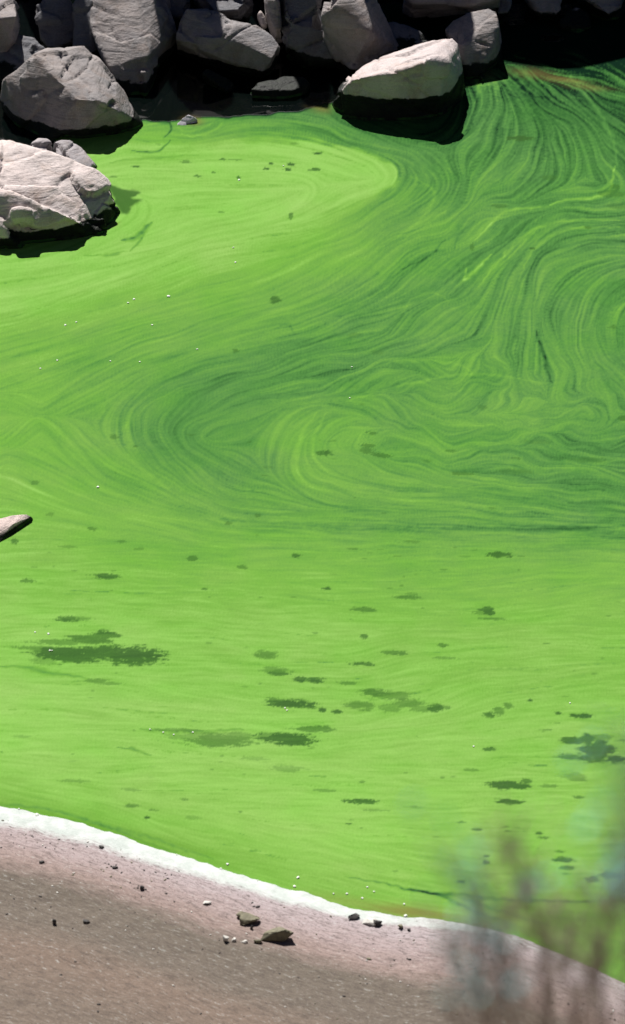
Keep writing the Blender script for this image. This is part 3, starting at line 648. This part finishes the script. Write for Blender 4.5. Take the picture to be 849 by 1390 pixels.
# wedge
make_rock('boulder', [
 dict(v=112, f=[(440,24,.28),(447,1,.4),(456,-22,.6),(500,-20,.95),(523,36,.75),(543,62,.6),(540,69,.5),(501,44,.12),(521,72,.3),(441,50,.3),(452,72,.2),(480,95,.05)], d=.5)],
 ROCK_PALE, 'wedge-shaped boulder with a lit ridge, behind the boulder that stands in the scum', voxel=.025, seed=17, amp=.55, group=G)
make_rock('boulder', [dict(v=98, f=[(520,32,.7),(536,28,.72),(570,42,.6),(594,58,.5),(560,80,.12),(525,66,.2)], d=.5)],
 ROCK_SHADE, 'dark low boulder in shade between the wedge and the boulder in the scum', voxel=.03, seed=18, amp=.6, group=G)
make_rock('boulder', [
 dict(v=106, f=[(604,40,.6),(614,28,.7),(640,16,.7),(664,8,.7),(676,14,.6),(678,36,.4),(672,62,.25),(658,82,.1),(634,97,.02),(626,66,.15),(668,30,.5)], b=[(632,104),(640,105),(660,92),(676,76)], d=.4)],
 ROCK_PALE, 'upright boulder with a jagged sunlit strip, right behind the boulder in the scum', voxel=.022, seed=19, amp=.6, group=G)
make_rock('boulder', [dict(v=62, f=[(552,-20,.4),(675,-22,.4),(680,-4,.15),(640,6,.08),(560,4,.08),(548,-6,.15)], d=.7)],
 ROCK_GREY, 'broad grey boulder cut off by the top of the picture, centre right', voxel=.03, seed=20, amp=.6, group=G)
make_rock('boulder', [dict(v=50, f=[(672,-15,.4),(694,-12,.4),(695,8,.15),(688,19,.08),(676,18,.1)], d=.4)],
 ROCK_SHADE, 'small shaded block beside the broad boulder at the top', voxel=.028, seed=21, amp=.5, group=G)
make_rock('boulder', [dict(v=40, f=[(716,-12,.3),(764,-14,.35),(762,10,.12),(756,20,.06),(730,18,.08)], d=.4)],
 ROCK_GREY, 'dim bluish boulder at the top edge, left of the small pointed one', voxel=.028, seed=22, amp=.6, group=G)
make_rock('boulder', [dict(v=46, f=[(754,27,.2),(765,20,.3),(784,13,.36),(797,20,.3),(796,34,.14),(786,44,.03)], d=.3, b=[(757,32),(786,47),(800,40)])],
 ROCK_GREY, 'small pointed boulder low in the shaded water, top right', voxel=.02, seed=23, amp=.45, group=G)
make_rock('boulder', [dict(v=38, f=[(792,-12,.3),(852,-14,.35),(848,6,.12),(840,14,.08),(826,22,.03),(805,6,.1)], d=.4)],
 ROCK_GREY, 'shaded boulder at the top right corner', voxel=.026, seed=24, amp=.5, group=G)
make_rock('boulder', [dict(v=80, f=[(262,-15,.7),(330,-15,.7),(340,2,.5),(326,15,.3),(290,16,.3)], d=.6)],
 ROCK_SHADE, 'dark boulder above the long layered block', voxel=.03, seed=25, amp=.6, group=G)
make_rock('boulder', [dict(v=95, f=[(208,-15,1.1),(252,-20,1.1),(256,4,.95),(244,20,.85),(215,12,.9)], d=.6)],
 ROCK_SHADE, 'dark boulder wedged behind the tall grey one', voxel=.03, seed=26, amp=.6, group=G)
# left-edge rock tip
make_rock('rock', [dict(v=738, f=[(-60,722,.2),(0,704,.30),(18,699,.36),(36,697.5,.42),(44,701,.42),(-60,732,.08),(0,716,.15),(18,711,.23),(36,704,.37)], b=[(-60,765),(0,737),(25,721),(46,706)], d=.06)],
 ROCK_TIP, 'bleached pointed rock tip poking into the scum from the left edge', voxel=.007, seed=27, amp=.2)
# chips by the upright boulder
for k, (x, y, w) in enumerate([(645,97,5),(654,106,4),(651,101,2.5)]):
    lb = ['larger sunlit stone chip at the foot of the upright boulder', 'lower small stone chip beside the upright boulder', 'tiny middle stone chip beside the upright boulder'][k]
    make_rock('stone_chip', [dict(f=[(x-w,y+1,.03),(x,y-1.5,.08),(x+w,y,.05)], b=[(x-w,y+4),(x+w,y+4)], d=.08)], ROCK, lb, 'stone', voxel=.009, seed=30+k, amp=.1)

# boulders of the bank behind the picture's top edge (they shade the water)
def far_rock(x, y, z, r, seed, mat=ROCK_SHADE, sc=None):
    bm = bmesh.new(); bmesh.ops.create_icosphere(bm, subdivisions=4, radius=1)
    q = np.array([v.co[:] for v in bm.verts]); rr = random.Random(seed)
    for k in range(9):
        n = np.array([rr.gauss(0, 1), rr.gauss(0, 1), rr.gauss(0, 1)]); n /= np.linalg.norm(n); t = q@n; c = rr.uniform(.55, .8)
        q -= np.maximum(t-c, 0)[:, None]*n
    if sc is not None: q = np.sign(q)*np.abs(q)**.55
    q *= (1+.08*fbm(q[:, 0]*2.5, q[:, 1]*2.5, q[:, 2]*2.5, s=seed, o=4))[:, None]*np.array(sc or [r*rr.uniform(1, 1.3), r, r*rr.uniform(.8, 1)])
    for v, c in zip(bm.verts, q): v.co = c
    me = bpy.data.meshes.new('boulder'); bm.to_mesh(me); bm.free()
    o = link('boulder', me, mat); o.location = (x, y, z); o.rotation_euler = (0, 0, rr.uniform(0, 6) if sc is None else rr.uniform(-.12, .12))
    return tag(o, 'unseen rock high on the bank beyond the far shore, placed to cast shade', 'rock', 'boulders of the bank out of the picture')
BANK = [(1.0,44.4,1.9,1.3),(2.6,44.3,2.0,1.4),(4.3,44.2,2.0,1.4),(6.1,43.8,2.2,1.5),(-.9,44.6,1.7,1.2),(-2.6,44.6,1.7,1.3),(-4.6,44.6,1.4,1.3),(-6.6,44.3,1.5,1.5),(1.8,45.8,3.8,1.6),(4.0,45.9,3.9,1.6),(-.4,46.4,3.2,1.5),(-3.5,46.6,2.8,1.6),(-6.5,46.5,3.2,1.7),(8.2,44.3,1.8,1.7),(-9,44.5,1.6,1.7),(10.5,45,2,1.9),(-11.5,45,1.8,1.8),(6.5,46,3.6,1.6)]
for k, (x, y, z, r) in enumerate(BANK): far_rock(x, y, z, r, 200+k)
# made-up upright blocks, out of view, added to cast shade: x, half width, top
for k, (x, w, top) in enumerate([(-3.68,.2,5.0),(-2.12,.44,4.6),(-.8,.18,4.8),(.3,.4,4.2),(1.05,.35,4.1),(1.85,.35,2.7),(2.5,.3,3.2),(3.05,.28,2.6),(3.6,.35,3.0),(4.4,.45,2.6),(5.2,.4,3.1),(6.1,.6,2.8)]):
    hh = (top+.8)/2; far_rock(x, 43.35, top-hh*.97, 1, 240+k, sc=[w, .6, hh])

# ------------------------------------------------------------------ stones on the strand
def on_ground(px, py):
    z = 0.0
    for _ in range(12):
        p = at(px, py, z); z = float(gz(np.array(p[0]), np.array(p[1])))
    return Vector((p[0], p[1], z))
def stone(px, py, w, h, dpt, label, mat, seed, name='stone', rot=0.0, group=None, cat='stone', sub=4):
    """w, h, dpt in metres; px,py the point where its near foot stands"""
    bm = bmesh.new(); bmesh.ops.create_icosphere(bm, subdivisions=sub, radius=1)
    q = np.array([v.co[:] for v in bm.verts]); rr = random.Random(seed)
    for k in range(15):
        n = np.array([rr.gauss(0, 1), rr.gauss(0, 1), rr.gauss(0, .9)]); n /= np.linalg.norm(n); t = q@n; c = rr.uniform(.32, .7)
        q -= np.maximum(t-c, 0)[:, None]*n
    q /= np.abs(q).max(0); q *= (1+.07*fbm(q[:, 0]*2.2, q[:, 1]*2.2, q[:, 2]*2.2, s=seed, o=3))[:, None]
    q *= np.array([w/2, dpt/2, h*.62])
    for v, c in zip(bm.verts, q): v.co = c
    me = bpy.data.meshes.new(name); bm.to_mesh(me); bm.free()
    g = on_ground(px, py); o = link(name, me, mat); o.location = (g.x, g.y+dpt*.4, g.z+h*.38); o.rotation_euler = (0, rot, 0)
    return tag(o, label, cat, group)
STONE = plain('shore_stone', (.16, .15, .10), .8, .35, 30); STONED = plain('dark_pebble', (.05, .047, .045), .8, .3, 30); STONEW = plain('white_pebble', (.5, .49, .45), .8, .1, 30)
GS = 'stones lying on the strand'
stone(378,1279,.29,.10,.15,'largest angular stone on the sand, dark below and pale on its ridge', STONE, 3, rot=-.22, group=GS)
stone(340,1256,.17,.075,.13,'flat-topped pale stone on the sand, just above the largest one', STONE, 5, rot=.08, group=GS)
stone(327,1249,.08,.06,.08,'small stone touching the back of the flat-topped stone', STONE, 6, group=GS)
stone(342,1262,.03,.035,.03,'tiny dark pebble just below the flat-topped stone', STONED, 7, group=GS, sub=2)
stone(306,1279,.06,.055,.06,'whitish pebble left of the largest stone', STONEW, 8, group=GS)
stone(318,1279,.045,.03,.05,'smaller pale chip beside the whitish pebble', STONEW, 9, group=GS, sub=2)
stone(352,1281,.09,.03,.06,'low grey chip at the left foot of the largest stone', STONE, 10, group=GS, sub=2)
stone(333,1281,.06,.016,.05,'thin pale chip between the whitish pebble and the largest stone', STONEW, 11, group=GS, sub=2)
stone(480,1249,.10,.035,.08,'dark flat stone on the crust right of the middle, nearer the left', STONED, 12, group=GS)
stone(503,1257,.15,.03,.09,'thin pale slab on the strand beside a dark flat stone', STONEW, 13, group=GS)
stone(513,1258,.08,.045,.08,'dark stone lying against the thin pale slab', STONED, 14, group=GS)
stone(545,1261,.06,.03,.05,'small grey stone right of the pale slab', STONE, 15, group=GS, sub=2)
stone(555,1264,.035,.02,.03,'tiny pebble at the right end of the row beside the pale slab', STONED, 16, group=GS, sub=2)
stone(74,1255,.035,.045,.035,'black upright pebble alone on the brown sand at lower left', STONED, 17, group=GS, sub=2)
stone(117,1254,.07,.018,.05,'flat black pebble right of the upright one on the brown sand', STONED, 18, group=GS, sub=2)
stone(193,1208,.04,.035,.04,'round black pebble at the lower edge of the pink sand', STONED, 19, group=GS, sub=2)
stone(139,1152,.06,.02,.04,'thin black chip lying in the white crust', STONED, 20, group=GS, sub=2)
stone(280,1228,.09,.02,.06,'thin whitish chip on sand left of the stone cluster', STONEW, 21, group=GS, sub=2)
stone(57,1172,.05,.02,.04,'brown chip on the pink sand at the left', STONED, 22, group=GS, sub=2)
stone(156,1180,.055,.02,.04,'dark chip on the pink sand, below the white crust', STONED, 23, group=GS, sub=2)

# fine debris strewn along the strand: uncountable
bm = bmesh.new(); rr = random.Random(5)
for k in range(850):
    px = rr.uniform(-150, 1000); t = rr.random()**.8; py = np.interp(px, [a for a, b in wl_px], [b for a, b in wl_px])+6+t*rr.choice([60, 110, 300])
    if fbm(np.array([px/60.]), np.array([py/22.]), s=55)[0] < rr.uniform(-.3, .3): continue
    g = on_ground(px, py); s = rr.uniform(.003, .009)*(1.7 if rr.random() < .06 else 1)
    M = Matrix.Translation(g+Vector((0, 0, s*.25))) @ Matrix.Rotation(rr.uniform(0, 6.3), 4, 'Z') @ Matrix.Diagonal((s*rr.uniform(1, 2.2), s, s*.55, 1))
    r = bmesh.ops.create_icosphere(bm, subdivisions=1, radius=1, matrix=M)
    mi = rr.choice([0, 0, 0, 1, 2]); 
    for f in {f for v in r['verts'] for f in v.link_faces}: f.material_index = mi
me = bpy.data.meshes.new('shore_debris'); bm.to_mesh(me); bm.free()
o = link('shore_debris', me); [me.materials.append(x) for x in (STONED, STONE, STONEW)]
tag(o, 'fine dark and pale debris strewn over the sand', 'debris', kind='stuff')

# pale flecks floating on the scum
bmf = []
for k in range(3):
    bm = bmesh.new(); bmesh.ops.create_icosphere(bm, subdivisions=2, radius=1); rr = random.Random(k)
    for v in bm.verts: v.co *= 1+rr.uniform(-.25, .25)
    me = bpy.data.meshes.new('foam_fleck'); bm.to_mesh(me); bm.free(); me.materials.append(FOAM); bmf.append(me)
flecks = [(26,1098,1.5),(50,1106,3.3),(309,1173,2.4),(300,1179,2),(405,1191,2.6),(400,1203,2.6),(499,1204,1.5),(471,1213,2),(453,1213,1.5),(492,1219,1.8),(551,1243,3),(549,1227,1.8),(508,1210,1.5),(643,1013,1.6),(68,883,1.8),(66,860,1.8),(71,883,1.3),
 (48,858,1.3),(229,402,2.6),(182,406,1.8),(174,411,1.5),(89,441,1.6),(268,474,1.6),(207,441,1.4),(78,489,1.5),(55,500,1.4),(133,661,2.2),(325,244,1.6),(317,336,1.4),(320,356,1.4),(774,954,1.3),(190,491,1.3),(150,490,1.3),(104,437,1.2),
 (204,990,1.4),(222,994,1.4),(236,997,1.3),(262,994,1.5),(387,961,1.5),(390,964,1.3),(385,225,1.2),(160,1141,1.4),(140,1134,1.3),(240,1160,1.3),(60,1112,1.3),(350,1195,1.3),(370,1207,1.5),(478,498,1.2),(475,540,1.1)]
for k, (x, y, r) in enumerate(flecks):
    o = bpy.data.objects.new('foam_fleck', bmf[k % 3]); COL.objects.link(o); p = at(x, y, .004); o.location = p
    s = r/160*(float(p[1])/28); o.scale = (s, s*.9, s*.5); o.rotation_euler = (0, 0, k)
    tag(o, 'tiny white fleck floating on the green scum', 'fleck', 'white flecks floating on the scum')

# ------------------------------------------------------------------ the shrubs on the slope, close to the camera
def tube(bm, pts, r0, r1, n=6):
    rings = []; N = len(pts)
    for i, p in enumerate(pts):
        t = (pts[min(i+1, N-1)]-pts[max(i-1, 0)]).normalized(); a = t.orthogonal().normalized(); b = t.cross(a); r = r0+(r1-r0)*i/(N-1)
        rings.append([bm.verts.new(p+a*math.cos(2*math.pi*k/n)*r+b*math.sin(2*math.pi*k/n)*r) for k in range(n)])
    for A_, B_ in zip(rings, rings[1:]):
        for k in range(n): bm.faces.new((A_[k], A_[(k+1) % n], B_[(k+1) % n], B_[k]))
    bm.faces.new(rings[-1])
def spl(pts, step=8): return [at_y(a, b, y) for a, b, y in pts]
def leaf(bm, p, L, w, rr):
    d = Vector((rr.gauss(0, 1), rr.gauss(0, 1), rr.gauss(.5, .8))).normalized(); s = d.orthogonal().normalized(); s.rotate(Matrix.Rotation(rr.uniform(0, 6.3), 3, d)); n = d.cross(s)*.12*w
    a = bm.verts.new(p); b = bm.verts.new(p+d*L*.35+s*w*.5-n); c = bm.verts.new(p+d*L*.7+s*w*.4-n*.5); t = bm.verts.new(p+d*L)
    e = bm.verts.new(p+d*L*.7-s*w*.4-n*.5); f = bm.verts.new(p+d*L*.35-s*w*.5-n); m = bm.verts.new(p+d*L*.5+n)
    for q in ((a, b, m), (b, c, m), (c, t, m), (t, e, m), (e, f, m), (f, a, m)): bm.faces.new(q)
def shrub(name, label, root, stems, y, leafspec, twigs=4):
    e = bpy.data.objects.new(name, None); COL.objects.link(e); e.location = root; tag(e, label, 'shrub')
    rr = random.Random(len(stems)); bml = {}
    for st, r in stems:
        bm = bmesh.new(); pts = [at_y(a, b, y+dy) for a, b, dy in st]
        if st[0][1] > 1395: pts = [root+(pts[0]-root)*t for t in (0, .35, .7)]+pts
        P = [pts[0]]
        for a, b in zip(pts, pts[1:]):
            for t in (.33, .66, 1): P.append(a.lerp(b, t)+Vector((rr.gauss(0, .006), rr.gauss(0, .006), rr.gauss(0, .004))))
        tube(bm, P, r*RS, r*.35*RS)
        tips = []
        for i in range(2, len(P)):
            for k in range(twigs if i > 3 else 1):
                if rr.random() < .45: continue
                d = ((P[i]-P[i-1]).normalized()+Vector((rr.gauss(0, .7), rr.gauss(0, .7), rr.uniform(0, .6)))).normalized(); L = rr.uniform(.04, .12)
                Q = [P[i], P[i]+d*L*.5+Vector((0, 0, .01)), P[i]+d*L+Vector((0, 0, .03))]; tube(bm, Q, .0020, .0009, 4); tips += Q[1:]
        me = bpy.data.meshes.new('stem'); bm.to_mesh(me); bm.free(); o = link('stem', me, BARK, e); o.matrix_parent_inverse = Matrix.Translation(-root)
        for t in tips:
            for (nm, mat, prob, L, w) in leafspec:
                if nm == 'pale_leaves' and t.z < root.z+.62*(P[-1].z-root.z): continue
                if rr.random() < prob:
                    b = bml.setdefault(nm, (bmesh.new(), mat))[0]; leaf(b, t, L*rr.uniform(.7, 1.3), w, rr)
    for nm, (b, mat) in bml.items():
        me = bpy.data.meshes.new(nm); b.to_mesh(me); b.free(); o = link(nm, me, mat, e, smooth=False); o.matrix_parent_inverse = Matrix.Translation(-root); o['kind'] = 'stuff'
    return e
RS = 1.0
def gpt(x, y): return Vector((x, y, float(gz(np.array(x), np.array(y)))-.03))
S1 = [([(742,1400,0),(735,1290,0),(727,1256,.02),(718,1219,0),(708,1194,0),(694,1171,-.03),(691,1146,-.03)], .011),
      ([(720,1222,0),(723,1200,.03),(728,1176,.05)], .007),
      ([(655,1410,.1),(650,1330,.05),(648,1263,.05),(645,1222,.08)], .008),
      ([(820,1410,-.05),(812,1330,0),(822,1266,.02),(834,1220,0),(838,1196,0)], .010),
      ([(775,1410,.1),(774,1320,.1),(770,1256,.1),(765,1225,.12)], .008),
      ([(700,1410,.1),(694,1340,.1),(684,1270,.1),(688,1235,.12)], .007),
      ([(870,1410,.1),(868,1330,.1),(862,1256,.1),(858,1205,.12)], .009),
      ([(620,1410,.1),(614,1350,.1),(622,1290,.1)], .006),
      ([(800,1410,.15),(795,1340,.15),(790,1270,.15)], .007)]
rs = random.Random(9)
for k in range(13):
    x = 640+k*19+rs.uniform(-8, 8); top = rs.uniform(1235, 1300)-(30 if x > 790 else 0)+(25 if x < 640 else 0); lean = rs.uniform(-22, 22); dy = rs.uniform(-.3, .3)
    S1.append(([(x, 1425, dy), (x+lean*.3, 1360, dy), (x+lean*.7, 1310, dy), (x+lean, top, dy+.02)], rs.uniform(.003, .006)))
shrub('shrub', 'blurred bare-twigged shrub with a forked stem, close in front at the lower right', gpt(.55, 5.7), S1, 5.8,
      [('foliage', LEAF, .55, .020, .006), ('dry_leaves', LEAFR, .20, .020, .007)])
S2 = [([(880,1400,0),(868,1290,0),(856,1200,0),(850,1120,0),(854,1070,0)], .003), ([(905,1400,0),(880,1230,0),(862,1100,0)], .003), ([(890,1400,0),(872,1250,0),(845,1160,0)], .003),
      ([(640,1405,0),(632,1320,0),(628,1250,0),(622,1195,0)], .002), ([(690,1405,0),(676,1290,0),(664,1225,0)], .002)]
shrub('shrub', 'very blurred pale blue-green sprigs nearest the camera at the lower right', gpt(.32, 3.6), S2, 3.7,
      [('pale_leaves', LEAFB, .8, .020, .010)], twigs=3)
